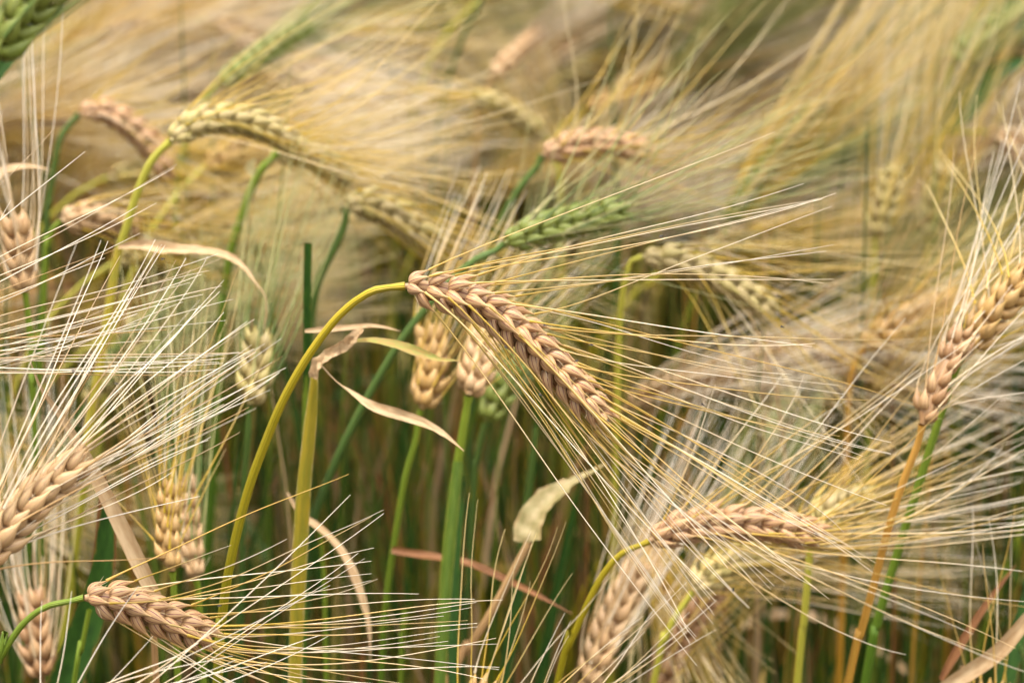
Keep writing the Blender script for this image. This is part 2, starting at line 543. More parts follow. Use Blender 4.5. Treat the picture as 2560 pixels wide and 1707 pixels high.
# ------------------------------------------------------------------ stalks placed one by one
def stem_path(pix, y0, drift=0.0, d_top=None):
    """pixel points from the ear downwards, standing near the vertical plane y = y0; carried on to the ground"""
    P = [at_y(px, py, y0 + drift * i) for i, (px, py) in enumerate(pix)]
    a, b = P[-2], P[-1]
    d = norm(b - a)
    if d[2] > -0.3:
        d = norm(np.array([d[0] * .5, d[1] * .5, -1.0]))
    z = b[2]
    sl = d / -d[2]
    sl = np.clip(sl, -0.5, 0.5)
    P.append(b + np.array([sl[0] * 0.8 * z * .4, sl[1] * .8 * z * .4, -z * .4]))
    P.append(b + np.array([sl[0] * 0.55 * z, sl[1] * .55 * z, -z - 0.01]))
    return np.array(P)

def px_width(w, d):
    return w * K * d

HEROES = []
def stalk(label, stem_pix, d, stem_mat, ear=None, dtip=None, kmat='k_ripe', amat='a_ripe', roll=0.0, klen=0.0112,
          tips=None, tips_d=None, fan=14, alen=0.13, bias=(0, 0, 0), sep_k=True, sep_a=False, srad=0.0013, leaves=(), seed=None,
          missing=0.0, step=0.0034, group=None, drift=0.0, div=30, awn_r=0.00028, srad0=None, curl=0.1, bristles=True, extra=0):
    rg = np.random.default_rng(seed if seed is not None else len(HEROES) + 100)
    if ear is not None:
        dt = d if dtip is None else dtip
        ne = len(ear)
        ctl = [at(x, y, d + (dt - d) * i / (ne - 1)) for i, (x, y) in enumerate(ear)]
        axis = resample(spline(ctl, 60), 60)
        base = axis[0]
        y0 = base[1]
        sp = stem_path(stem_pix, y0, drift)
        sp = np.vstack([base, sp])
    else:
        base = at(stem_pix[0][0], stem_pix[0][1], d)
        y0 = base[1]
        sp = stem_path(stem_pix, y0, drift)
    root = bpy.data.objects.new('barley_stalk', None)
    COL.objects.link(root)
    foot = np.array([sp[-1][0], sp[-1][1], 0.0])
    root.location = foot
    root.empty_display_size = 0.02
    tag(root, label, 'barley stalk', group)
    pts = spline(sp[::-1], 500)[np.unique(np.concatenate([np.linspace(0, 330, 34), np.linspace(335, 499, 66)]).astype(int))]
    sl = np.concatenate([[0], np.cumsum(np.linalg.norm(np.diff(pts, axis=0), axis=1))])
    rad = (srad + ((srad * 1.35 if srad0 is None else srad0) - srad) * np.clip((sl[-1] - sl) / 0.22, 0, 1))[None]
    if ear is not None:
        rad[0, -2:] *= (0.85, 1.15)
    link('stem', MB().grid(*sweep(pts[None], rad, 8)).mesh('stem', M[stem_mat], foot), root)
    if ear is not None:
        ks = ear_layout(axis, rg, roll, klen, step, div, missing)
        cr = np.linspace(0, 1, 60)
        mb = MB().grid(*sweep(axis[None], (0.0010 + 0.0020 * np.clip(np.minimum(cr * 9, (1 - cr) * 5), 0, 1))[None], 7), 2)  # rachis thickened and kernel-coloured to lighten the dark shade between kernels
        if bristles:          # thin sterile glumes round the foot of each spikelet
            sub = [k for k in ks if rg.random() < 0.6]
            p0 = np.array([k[0] for k in sub]); dr = norm(np.array([k[6] + 0.55 * norm(k[2]) * rg.choice([-1, 1]) + 0.25 * k[5] for k in sub]))
            ln = rg.uniform(0.005, 0.010, (len(sub), 1))
            mb.grid(*sweep(bez(p0, p0 + dr * ln * .3, p0 + dr * ln * .7, p0 + dr * ln + rg.normal(0, .0008, p0.shape), 5), np.linspace(0.0003, 0.00006, 5)[None] * np.ones((len(sub), 1)), 3), 1)
        e = link('ear', mb.mesh('ear', [M[stem_mat], M['bristle'], M[kmat]], foot), root)
        if sep_k:
            KM = kernel_mesh(kmat)
            for k in ks:
                o = link('kernel', KM[rg.integers(3)], e)
                o.matrix_local = Matrix(((k[1][0], k[2][0], k[3][0], k[0][0] - foot[0]), (k[1][1], k[2][1], k[3][1], k[0][1] - foot[1]),
                                         (k[1][2], k[2][2], k[3][2], k[0][2] - foot[2]), (0, 0, 0, 1)))
        else:
            link('kernels', kernels_joined(ks, rg).mesh('kernels', M[kmat], foot), e, 'stuff')
        tp = tips
        if isinstance(tips, list):
            td = tips_d if tips_d is not None else (d, d)
            tl = list(tips)
            for _ in range(extra):
                i = rg.integers(len(tl) - 1)
                f = rg.random()
                tl.insert(i + 1, (tl[i][0] * (1 - f) + tl[i + 1][0] * f + rg.normal(0, 14), tl[i][1] * (1 - f) + tl[i + 1][1] * f + rg.normal(0, 14)))
            tp = [at(x, y, rg.uniform(*td)) for x, y in tl]
        na = 18 if sep_a else 12
        A = ear_awns(ks, axis, rg, na, alen, fan, tp, bias, curl)
        Rr = awn_radius(len(A), na, rg, awn_r)
        if sep_a:
            for i in range(len(A)):
                link('awn', MB().grid(*sweep(A[i:i + 1], Rr[i:i + 1], 5, [rg.random()])).mesh('awn', M[amat], foot), e)
        else:
            link('awns', MB().grid(*sweep(A, Rr, 4)).mesh('awns', M[amat], foot), e, 'stuff')
    for lf in leaves:
        lf = dict(lf)
        dd = lf.pop('d')
        pp = [at(x, y, (dd if np.isscalar(dd) else dd[0] + (dd[1] - dd[0]) * i / (len(lf['p']) - 1))) for i, (x, y) in enumerate(lf['p'])]
        del lf['p']
        wpx = lf.pop('w')
        mt = lf.pop('m')
        nm = lf.pop('name', 'leaf')
        lb = lf.pop('label', None)
        o = link(nm, ribbon(pp, px_width(wpx, dd if np.isscalar(dd) else dd[0]), lf.pop('nrm', -AF), rg=rg, **lf).mesh(nm, M[mt], foot), root)
        if lb: o['label'] = lb
    HEROES.append(root)
    return root
def q(*pts):
    return [(x / 0.91875, y / 0.91875) for x, y in pts]
def ln(n, *pts, jit=0.006, pull=1.0):
    """a line of awn ends: (x, y, depth) points"""
    return {'line': [(x / 0.91875, y / 0.91875, z) for x, y, z in pts], 'n': n, 'jit': jit, 'pull': pull}

# the sharp ear in the middle
stalk('sharp straw-coloured nodding ear with purple-striped kernels on an arched olive stem, centre',
      q((905, 659), (868, 664), (830, 682), (790, 714), (752, 756), (700, 830), (650, 920), (612, 1010), (575, 1110), (545, 1220), (522, 1330), (508, 1440), (500, 1560)), 0.85, 's_olive',
      ear=q((930, 657), (1010, 668), (1110, 700), (1195, 760), (1270, 838), (1330, 900), (1385, 955)), dtip=0.852, kmat='k_ripe', amat='a_ripe', roll=R(-58), seed=4,
      tips=[(1937, 330), (2090, 483), (2057, 497), (2084, 612), (2084, 698), (2060, 708), (2285, 848), (2030, 866), (2285, 1012), (1880, 921), (2175, 1000), (2110, 985), (2228, 1106),
            (2228, 1135), (2157, 1140), (2100, 1090), (2217, 1263), (2010, 1250), (2135, 1371), (2190, 1407), (2153, 1398), (2110, 1330), (2073, 1497), (2000, 1425), (1965, 1455), (1988, 1424), (1850, 1330), (1927, 1473),
            (1899, 1468), (1930, 1510), (1820, 1420), (1874, 1519), (1775, 1497), (1790, 1487), (1783, 1545), (1783, 1559), (1700, 1500), (1743, 1603), (1726, 1612), (1742, 1663)],
      tips_d=(0.835, 0.875), sep_a=True, srad=0.00135, srad0=0.0021, curl=0.08, awn_r=0.00027, extra=32, div=33)

# sharp small ear, bottom left
stalk('sharp short pale ear lying sideways on a curved green stem at the bottom left',
      q((160, 1380), (105, 1393), (60, 1425), (25, 1470), (0, 1520), (-22, 1590)), 0.845, 's_green',
      ear=q((193, 1372), (260, 1378), (350, 1408), (420, 1435), (480, 1462)), dtip=0.862, kmat='k_ripe', amat='a_ripe', roll=R(-62), seed=9,
      tips=[(872, 1185), (578, 1362), (959, 1274), (930, 1290), (935, 1369), (928, 1402), (928, 1450), (1187, 1497), (1257, 1499), (1109, 1539), (1169, 1550), (1240, 1594), (1244, 1609), (1100, 1590), (1248, 1667), (1247, 1673),
            (1207, 1696), (1150, 1740), (1080, 1765), (1010, 1790), (930, 1800), (850, 1810), (760, 1800), (690, 1790)],
      tips_d=(0.83, 0.88), sep_a=True, srad=0.0011, curl=0.08, extra=12, klen=0.0110)

# large pale ear cut by the left edge
stalk('large pale tan ear cut off by the left edge, awns sweeping up right',
      q((-95, 1372), (-150, 1450), (-180, 1540), (-190, 1640)), 0.80, 's_tan',
      ear=q((-75, 1335), (-20, 1255), (60, 1165), (130, 1105), (185, 1062)), dtip=0.815, kmat='k_pale', amat='a_pale', roll=R(20), seed=12, klen=0.0122,
      tips=[(194, 603), (270, 603), (300, 640), (388, 599), (406, 605), (330, 720), (440, 650), (520, 640), (499, 764), (560, 700), (560, 780), (636, 798), (600, 830), (704, 846), (640, 880), (706, 890), (680, 905), (715, 919), (658, 983), (620, 960), (700, 930), (560, 1010),
            (640, 1020), (440, 990), (520, 1100), (600, 1080), (430, 1180), (500, 1240), (470, 1386), (385, 1280), (545, 1160), (350, 1080)],
      tips_d=(0.79, 0.88), sep_a=True, curl=0.06, div=26, extra=22)

# its neighbour outside the frame, level awns reaching in
stalk('level pale awns reaching in from an ear beyond the left edge',
      q((-395, 850), (-440, 900), (-470, 1000), (-480, 1200), (-485, 1500)), 0.84, 's_gold',
      ear=q((-380, 838), (-310, 812), (-230, 800), (-150, 802), (-95, 812)), dtip=0.845, kmat='k_pale', amat='a_pale', roll=R(-50), seed=15, sep_k=False,
      tips=[(131, 327), (212, 380), (435, 420), (345, 515), (28, 500), (262, 645), (350, 583), (545, 635), (558, 643), (523, 676), (475, 706), (554, 715), (508, 736), (582, 748), (457, 755), (278, 767), (565, 801), (419, 824), (400, 850), (600, 881), (560, 895),
            (558, 908), (530, 923), (480, 930), (582, 952), (501, 952), (470, 985), (514, 972), (517, 1018), (479, 1034), (440, 1010), (400, 1040), (360, 1060), (300, 1075)],
      tips_d=(0.83, 0.87), sep_a=True, curl=0.05, extra=26)

# right-hand ripe ear on an orange stem
stalk('ripe tan upright ear with loose kernels on an orange straw stem near the right edge',
      q((2108, 1020), (2075, 1105), (2040, 1215), (2005, 1350), (1975, 1460), (1945, 1580)), 0.915, 's_gold',
      ear=q((2118, 975), (2140, 915), (2165, 860), (2190, 810), (2212, 765)), dtip=0.925, kmat='k_brown', amat='a_pale', roll=R(75), seed=21, klen=0.0094,
      tips=ln(40, (2190, 520, .92), (2240, 400, .93), (2290, 260, .95), (2380, 200, .95), (2440, 420, .95), (2480, 560, .95), (2450, 700, .93), (2400, 860, .9), jit=0.01), sep_a=True, srad=0.0014, div=27, missing=0.12)
# yellow-green ear behind it
stalk('yellow-green ear leaning off the right edge on a green stem behind the ripe one',
      q((2195, 850), (2150, 985), (2100, 1145), (2058, 1280), (2015, 1430), (1985, 1580)), 0.93, 's_green',
      ear=q((2212, 812), (2250, 765), (2300, 700), (2345, 655), (2400, 600)), dtip=0.93, kmat='k_gold', amat='a_gold', roll=R(-60), seed=22, klen=0.0114,
      tips=ln(30, (2215, 640, .95), (2235, 300, .96), (2330, 150, .96), (2470, 130, .98), (2600, 300, 1.), (2560, 500, .98), (2480, 640, .96), jit=0.012), sep_a=True, srad=0.0015)
# pink ear, lower right
stalk('pinkish slightly blurred ear lying level under the awn ends of the central ear, lower right',
      q((1470, 1252), (1432, 1268), (1395, 1305), (1362, 1360), (1330, 1430), (1300, 1500), (1280, 1570)), 0.915, 's_olive',
      ear=q((1492, 1242), (1560, 1215), (1650, 1200), (1760, 1205), (1880, 1228)), dtip=0.925, kmat='k_ripe', amat='a_ripe', roll=R(-35), seed=25,
      tips=ln(46, (1700, 940, .9), (1960, 860, .92), (2130, 800, .92), (2180, 980, .93), (2420, 1060, .93), (2440, 1150, .93), (2430, 1260, .93), (2400, 1360, .92), (2330, 1440, .92), (2250, 1500, .9), (2060, 1500, .9), jit=0.012), sep_a=True, srad=0.0012, curl=0.12)
# small pale ear below it
stalk('short blurred yellowish ear tucked beneath the pinkish ear on a thin yellow stem',
      q((1580, 1375), (1552, 1415), (1525, 1475), (1500, 1575)), 1.0, 's_yellow',
      ear=q((1592, 1358), (1630, 1320), (1690, 1292), (1760, 1285)), dtip=1.03, kmat='k_half', amat='a_ripe', roll=R(10), fan=16, bias=(.2, 0, -.1))
stalk('tall blurred tan ear rising from the bottom edge right of centre, awns pointing up',
      q((1335, 1590), (1310, 1680)), 1.0, 's_tan', ear=q((1345, 1575), (1385, 1480), (1425, 1390), (1470, 1300)), dtip=1.02, kmat='k_pale', amat='a_pale', roll=R(30), klen=0.0118, fan=8, alen=.11, awn_r=.00027)
stalk('second blurred tan ear at the bottom edge, under the yellow stem',
      q((1500, 1620), (1485, 1720)), 1.03, 's_tan', ear=q((1505, 1590), (1540, 1510), (1590, 1430), (1640, 1365)), dtip=1.05, kmat='k_brown', amat='a_ripe', roll=R(-20), fan=10)
stalk('thin yellow stem standing upright below the tip of the pinkish ear',
      q((1862, 1240), (1855, 1330), (1845, 1440), (1830, 1580)), 0.97, 's_yellow', ear=q((1864, 1232), (1885, 1190), (1930, 1160), (1990, 1140)), dtip=1.0, kmat='k_half', amat='a_ripe', fan=12, srad=0.0014)

# green ear above the centre
stalk('unripe bright green ear pointing right above the central ear, on a dark green stem',
      q((1140, 575), (1095, 595), (1040, 640), (985, 700), (930, 770), (880, 850), (830, 940), (780, 1040), (735, 1150), (700, 1260), (680, 1400)), 0.985, 's_blue',
      ear=q((1158, 560), (1230, 532), (1320, 508), (1430, 484)), dtip=1.0, kmat='k_green', amat='a_green', roll=R(-35), div=25, klen=0.0108,
      tips=ln(44, (1520, 180, 1.), (1750, 230, 1.02), (1900, 330, 1.02), (1960, 450, 1.02), (1900, 540, 1.), (1780, 600, 1.), jit=0.02), srad=0.0015)
stalk('pink-kernelled blurred ear above the green one, tilted up to the right',
      q((1232, 385), (1195, 430), (1160, 490), (1130, 560), (1108, 640), (1095, 760), (1080, 1000)), 1.09, 's_blue',
      ear=q((1246, 358), (1310, 335), (1390, 328), (1480, 345)), dtip=1.1, kmat='k_ripe', amat='a_gold', roll=R(-30), div=25, klen=0.0108,
      tips=ln(44, (1440, -20, 1.1), (1640, 20, 1.12), (1830, 120, 1.12), (1940, 220, 1.12), (1960, 330, 1.12), (1900, 450, 1.1), (1800, 500, 1.1), jit=0.02), srad=0.0016)
stalk('blurred pale yellow ear drooping right behind the upper awns of the central ear',
      q((1450, 600), (1430, 680), (1420, 800), (1415, 1000)), 1.02, 's_yellow',
      ear=q((1475, 590), (1560, 600), (1670, 645), (1770, 710)), dtip=1.03, kmat='k_half', amat='a_gold', roll=R(-40), div=25, klen=0.0108,
      tips=ln(46, (2060, 560, 1.04), (2150, 680, 1.04), (2150, 800, 1.04), (2130, 930, 1.04), (2060, 1020, 1.02), (1900, 1040, 1.02), (1760, 1000, 1.0), jit=0.02))
stalk('golden blurred ear leaning up to the right, beside the ripe ear on the orange stem',
      q((1965, 830), (1950, 900), (1945, 1050)), 1.08, 's_gold', ear=q((1985, 800), (2050, 755), (2120, 720), (2210, 690)), dtip=1.09, kmat='k_gold', amat='a_gold', roll=R(-45), fan=16, bias=(.1, 0, .15))
# upper left ears
stalk('blurred pale ear drooping right at the upper left, on a thin green stem',
      q((165, 282), (138, 320), (122, 400), (112, 480), (100, 600)), 1.12, 's_blue',
      ear=q((182, 262), (235, 255), (300, 290), (355, 345), (385, 400)), dtip=1.13, kmat='k_ripe', amat='a_gold', roll=R(-40), div=25, klen=0.0108,
      tips=ln(46, (560, 60, 1.15), (800, 200, 1.17), (900, 380, 1.16), (840, 500, 1.14), (640, 620, 1.12), (500, 680, 1.12), jit=0.02), srad=0.0014)
stalk('blurred yellowish ear arching right over a clear yellow-green stem, upper left',
      q((376, 338), (345, 375), (322, 425), (303, 480), (288, 530), (275, 570), (250, 700), (225, 880), (200, 1050)), 1.0, 's_yellow',
      ear=q((392, 325), (450, 285), (530, 275), (620, 300), (690, 345)), dtip=1.03, kmat='k_half', amat='a_gold', roll=R(-30), div=25, klen=0.0108, srad=0.0016,
      tips=ln(50, (900, 60, 1.05), (1120, 130, 1.06), (1180, 220, 1.06), (1150, 330, 1.05), (1080, 440, 1.04), (980, 560, 1.02), jit=0.02),
      leaves=[dict(p=q((272, 568), (262, 620), (245, 730), (228, 840), (205, 960), (190, 1080)), d=0.985, w=24, m='l_yellow', name='leaf_sheath', fold=-0.9, prof=[.9, 1, 1, 1, 1]),
              dict(p=q((272, 566), (320, 562), (380, 572), (440, 578), (500, 582), (548, 605), (585, 650), (610, 690), (605, 755)), d=(0.985, 0.97), w=32, m='l_tan', twist=[0, 20, 50, 30, 80, 120], crinkle=0.25, fold=0.5,
                   prof=[.35, .8, 1, .95, .8, .6, .4, .35, .1], label='dry tan leaf bent over at its collar')])
stalk('green stalk with a whitish blurred ear hidden behind the arching ear, upper left',
      q((628, 362), (600, 390), (575, 440), (555, 500), (530, 580), (515, 680), (505, 820)), 1.08, 's_green',
      ear=q((640, 347), (690, 350), (750, 375), (800, 410)), dtip=1.12, kmat='k_half', amat='a_gold', fan=14, bias=(.1, 0, 0), srad=0.0018,
      leaves=[dict(p=q((585, 400), (575, 388), (578, 372), (590, 365)), d=1.075, w=26, m='l_pale', fold=.4)])
stalk('blurred pale ear with a white foot bending over a bluish green stem, left of centre',
      q((795, 500), (780, 545), (755, 595), (730, 650), (717, 720), (712, 820), (708, 1000)), 1.05, 's_blue',
      ear=q((792, 478), (830, 468), (890, 485), (950, 520), (1010, 555)), dtip=1.07, kmat='k_half', amat='a_gold', roll=R(-30), fan=13, srad=0.0017)
stalk('blurred upright pale ear near the left edge with a green stem',
      q((60, 690), (68, 760), (75, 880), (80, 1000)), 0.97, 's_green', ear=q((58, 672), (52, 630), (45, 570), (35, 510)), dtip=0.97, kmat='k_pale', amat='a_pale', roll=R(15), fan=15)
stalk('blurred whitish ear lying level beneath the drooping ear, upper left',
      q((125, 520), (110, 570), (100, 700)), 1.04, 's_green', ear=q((140, 508), (190, 500), (245, 508), (300, 520)), dtip=1.07, kmat='k_pale', amat='a_gold', roll=R(-20), fan=14)
stalk('dark green ear close to the camera in the top left corner',
      q((-55, 190), (-100, 300), (-130, 500), (-140, 900), (-150, 1400)), 0.725, 's_green', ear=q((-35, 155), (5, 95), (60, 30), (120, -35)), dtip=0.73, kmat='k_green', amat='a_green', roll=R(-50), klen=0.0126, fan=9, alen=.14,
      leaves=[dict(p=q((-70, 245), (5, 150), (80, 68), (155, -15), (235, -110)), d=(.745, .745), w=44, m='l_green', fold=.4)])
# middle: upright ears behind the stem
stalk('golden blurred ear standing upright below the central ear, kernels splayed',
      q((962, 955), (955, 1010), (930, 1100), (905, 1250), (885, 1400), (875, 1580)), 0.99, 's_green', ear=q((968, 940), (985, 890), (992, 830), (985, 760)), dtip=1.0, kmat='k_gold', amat='a_ripe', roll=R(10), fan=8, div=30, klen=0.0115, alen=.085, bias=(.45, 0, -.1), awn_r=.0003)
stalk('pale cream ear on a bright green stem right below the central ear',
      q((1074, 925), (1062, 1000), (1045, 1100), (1030, 1230), (1018, 1380), (1010, 1580)), 0.97, 's_green', ear=q((1076, 908), (1090, 865), (1105, 815), (1120, 750)), dtip=0.99, kmat='k_pale', amat='a_ripe', roll=R(40), fan=8, div=30, klen=0.0115, alen=.085, bias=(.5, 0, -.1), awn_r=.0003, srad=0.0017, srad0=0.003,
      leaves=[dict(p=q((1052, 1060), (1042, 1160), (1030, 1280), (1018, 1430), (1008, 1600)), d=.972, w=30, m='l_lime', name='leaf_sheath', fold=-0.9, prof=[.9, 1, 1, 1, 1]),
              dict(p=q((1060, 1090), (1050, 1220), (1042, 1400), (1040, 1600)), d=.985, w=26, m='l_green', fold=.4, prof=[.6, 1, 1, 1, 1])])
stalk('pale green opened ear standing upright behind the level awns, left',
      q((572, 945), (570, 1000), (560, 1120), (555, 1300)), 0.99, 's_blue', ear=q((574, 930), (580, 890), (588, 840), (590, 780)), dtip=1.0, kmat='k_half', amat='a_green', roll=R(60), fan=8, div=32, klen=0.0115, alen=.10, bias=(.2, 0, 0), awn_r=.0003)
stalk('small green ear half hidden beside the cream ear below the centre',
      q((1110, 985), (1095, 1060), (1085, 1200)), 1.06, 's_blue', ear=q((1115, 970), (1140, 920), (1165, 870), (1180, 820)), dtip=1.07, kmat='k_green', amat='a_green', fan=9)
stalk('golden upright ear with green-yellow awns above the sharp short ear, lower left',
      q((398, 1330), (402, 1420), (410, 1580)), 0.93, 's_green', ear=q((396, 1312), (388, 1250), (385, 1180), (392, 1115)), dtip=0.94, kmat='k_gold', amat='a_gold', roll=R(70), klen=0.0088,
      tips=ln(44, (270, 930, .93), (330, 780, .93), (400, 700, .94), (470, 760, .95), (520, 850, .95), jit=0.012), div=20)
stalk('paler upright ear just right of the golden one, lower left',
      q((455, 1350), (460, 1450), (470, 1590)), 0.97, 's_green', ear=q((450, 1330), (440, 1250), (432, 1170), (430, 1100)), dtip=0.98, kmat='k_pale', amat='a_green', roll=R(20), fan=9, klen=.0085, div=18)
stalk('brownish ear low in the shade at the bottom left corner',
      q((100, 1600), (110, 1700)), 0.99, 's_tan', ear=q((98, 1560), (88, 1490), (80, 1420), (75, 1370)), dtip=1.0, kmat='k_brown', amat='a_pale', fan=9)
# ear pointing left in the blurred upper middle
stalk('blurred yellow-green ear bent over to the left, upper middle',
      q((1270, 345), (1285, 420), (1290, 600)), 1.22, 's_yellow', ear=q((1255, 318), (1205, 280), (1155, 245), (1100, 228)), dtip=1.2, kmat='k_half', amat='a_gold', roll=R(-40), klen=0.0096,
      tips=ln(40, (900, 130, 1.2), (700, 200, 1.2), (600, 280, 1.2), (650, 380, 1.2), (800, 460, 1.2), jit=0.02), div=14)
stalk('blurred green ear sloping up to the right over the arching ear, upper left',
      q((480, 215), (440, 290), (410, 400), (400, 600)), 1.2, 's_green', ear=q((500, 195), (570, 145), (640, 100), (710, 60)), dtip=1.22, kmat='k_green', amat='a_green', fan=10, div=16)
stalk('blurred dry cream ear tip standing alone in the upper middle',
      q((1120, 200), (1100, 260), (1090, 400)), 1.3, 's_tan', ear=q((1130, 178), (1165, 140), (1205, 105), (1240, 75)), dtip=1.32, kmat='k_pale', amat='a_pale', fan=7, div=10)
stalk('blurred dark green ear in the top right corner',
      q((2180, 180), (2160, 300), (2150, 500)), 1.25, 's_green', ear=q((2190, 150), (2240, 100), (2290, 60), (2340, 20)), dtip=1.28, kmat='k_green', amat='a_green', fan=10,
      leaves=[dict(p=q((2160, 300), (2230, 230), (2300, 160), (2380, 130)), d=1.24, w=70, m='l_green', fold=.3), dict(p=q((2170, 260), (2240, 150), (2310, 80), (2400, 20)), d=1.27, w=60, m='l_green', fold=.3)])
stalk('blurred half-ripe ear standing upright left of the right-hand awns, upper right',
      q((2010, 560), (2005, 640), (2000, 800)), 1.2, 's_yellow', ear=q((2010, 545), (2020, 500), (2035, 450), (2050, 400)), dtip=1.2, kmat='k_half', amat='a_gold', fan=13, div=30)
stalk('blurred yellowish ear right beside the upright half-ripe one, upper right',
      q((2130, 560), (2125, 640), (2120, 800)), 1.22, 's_yellow', ear=q((2130, 545), (2140, 500), (2155, 440), (2170, 390)), dtip=1.22, kmat='k_half', amat='a_gold', fan=13, div=30)
# leaf-bearing stalks without an ear in view
stalk('yellow leaf sheath topped by a crumpled dry leaf, behind the arched stem',
      q((722, 870), (712, 950), (700, 1080), (690, 1200), (682, 1330), (675, 1580)), 0.92, 's_yellow', srad=0.0016, srad0=0.0022,
      leaves=[dict(p=q((722, 862), (716, 930), (706, 1030), (696, 1130), (690, 1230), (684, 1340), (680, 1450), (676, 1580)), d=(.915, .95), w=36, m='l_yellow', name='leaf_sheath', fold=-0.8, prof=[.5, .9, 1, 1.1, 1.1, 1, 1]),
              dict(p=q((720, 868), (728, 842), (760, 812), (800, 785), (835, 758)), d=(.912, .905), w=34, m='l_tan', crinkle=.4, fold=.5, twist=[0, 40, -30, 60], prof=[.6, 1, .8, .9, .5], label='crumpled cream leaf collar'),
              dict(p=q((800, 786), (850, 782), (910, 792), (960, 808), (1010, 825), (1052, 828)), d=(.908, .90), w=26, m='l_mixed', crinkle=.08, fold=.3, twist=[60, 40, 10, 40], prof=[.5, .7, .9, 1, .6, .1]),
              dict(p=q((730, 830), (765, 870), (810, 905), (860, 935), (930, 955), (1000, 985), (1066, 1036)), d=(.912, .90), w=28, m='l_tan', crinkle=.16, fold=.4, twist=[60, 80, 20, 0, 30, 60], prof=[.2, .3, .7, 1, .9, .6, .1], label='narrow brown leaf tip curling to the right'),
              dict(p=q((700, 760), (800, 752), (860, 748), (920, 760)), d=(.93, .93), w=16, m='l_tan', twist=30, fold=.3)])
stalk('cut-off upright green blade between the arched stem and the dry leaf',
      q((707, 580), (706, 700), (704, 850), (700, 1100)), 0.965, 's_green', srad=0.0012,
      leaves=[dict(p=q((704, 900), (706, 800), (706, 680), (708, 558)), d=(.985, .96), w=20, m='l_green', fold=.5, prof=[1, 1, 1, 1, .98])])
stalk('straight dry tan leaf blade slanting down in front of the lower-left ears',
      q((345, 1345), (352, 1430), (360, 1590)), 0.895, 's_tan', srad=0.0012,
      leaves=[dict(p=q((368, 1395), (300, 1250), (245, 1135), (190, 1030), (135, 945), (95, 890), (70, 830)), d=(.895, .88), w=42, m='l_tan', fold=.35, twist=[0, 10, 25, 40], prof=[.8, 1, 1, .95, .7, .4, .1])])
stalk('broad dark green leaf with orange-brown margin at the bottom left',
      q((205, 1400), (185, 1500), (165, 1600)), 0.93, 's_green', srad=0.001,
      leaves=[dict(p=q((120, 1640), (165, 1530), (205, 1420), (235, 1310), (245, 1210), (250, 1110)), d=(.955, .93), w=84, m='l_green', fold=.3, prof=[1, 1, .95, .7, .5, .2]),
              dict(p=q((200, 1500), (222, 1380), (240, 1280), (245, 1180), (235, 1080)), d=(.97, .94), w=60, m='l_rust', fold=.3, prof=[.6, .8, 1, .8, .2])])
stalk('pale green torn leaf folded over a thin reddish brown stem, lower middle',
      q((1215, 1245), (1170, 1330), (1120, 1420), (1070, 1500), (1020, 1590)), 0.975, 's_tan', srad=0.0016,
      leaves=[dict(p=q((1212, 1245), (1218, 1205), (1245, 1160), (1300, 1120), (1350, 1090), (1400, 1062)), d=(.975, .99), w=72, m='l_pale', fold=.5, twist=[10, 25, 40, 60, 80], prof=[1, .95, .85, .55, .3, .1], crinkle=.22)])
stalk('thin rust-brown dry leaf slanting across the green stems, lower middle',
      q((930, 1400), (925, 1460), (920, 1580)), 1.02, 's_green', srad=0.0012,
      leaves=[dict(p=q((900, 1262), (955, 1272), (1010, 1282), (1080, 1297), (1150, 1325), (1230, 1365), (1315, 1410)), d=(1.01, .99), w=24, m='l_rust', fold=.5, twist=[0, 60, 20, 60], prof=[.7, .9, 1, .8, .6, .1], crinkle=.08)])
stalk('curling tan leaf hanging beside the yellow sheath, bottom left of centre',
      q((735, 1215), (745, 1350), (750, 1590)), 0.985, 's_green', srad=0.001,
      leaves=[dict(p=q((660, 1130), (690, 1180), (735, 1215), (785, 1270), (820, 1340), (845, 1430), (850, 1520)), d=(.98, .985), w=26, m='l_tan', fold=.4, twist=[0, 60, 20, 70], crinkle=.12, prof=[.2, .7, 1, 1, .8, .5, .2])])
stalk('pinkish dry leaf curling at the left edge below the drooping ear',
      q((-40, 440), (-45, 600), (-50, 900)), 1.0, 's_tan', srad=0.001,
      leaves=[dict(p=q((-60, 470), (-20, 420), (20, 392), (70, 384), (110, 390)), d=(1., 1.), w=34, m='l_tan', fold=.4, twist=[0, 40, 60], prof=[.5, 1, 1, .6, .1])])
stalk('brown pointed leaf blades crossing at the bottom right corner',
      q((2210, 1560), (2200, 1650)), 0.97, 's_tan', srad=0.001,
      leaves=[dict(p=q((2160, 1560), (2200, 1490), (2250, 1410), (2300, 1340), (2335, 1295)), d=(.97, .97), w=24, m='l_rust', fold=.4, twist=30),
              dict(p=q((2130, 1600), (2230, 1540), (2300, 1490), (2360, 1420), (2420, 1350)), d=(.95, .93), w=40, m='l_tan', fold=.4, twist=20, prof=[.6, 1, 1, .8, .5])])
stalk('bluish green broad blade at the right edge, bottom corner',
      q((2345, 1500), (2350, 1600)), 1.0, 's_blue', srad=0.001,
      leaves=[dict(p=q((2290, 1640), (2315, 1530), (2345, 1430), (2370, 1330), (2380, 1220)), d=(1., 1.), w=56, m='l_green', fold=.3)])
stalk('upright green blade in the lower middle right of the pale torn leaf',
      q((1200, 1210), (1215, 1100), (1230, 980))[::-1] + q((1180, 1400), (1165, 1600)), 1.03, 's_blue', srad=0.0012,
      leaves=[dict(p=q((1150, 1620), (1190, 1350), (1215, 1130), (1235, 960), (1245, 880)), d=(1.06, 1.03), w=34, m='l_green', fold=.4),
              dict(p=q((1230, 1620), (1270, 1400), (1310, 1200), (1340, 1080)), d=(1.08, 1.05), w=30, m='l_green', fold=.4)])

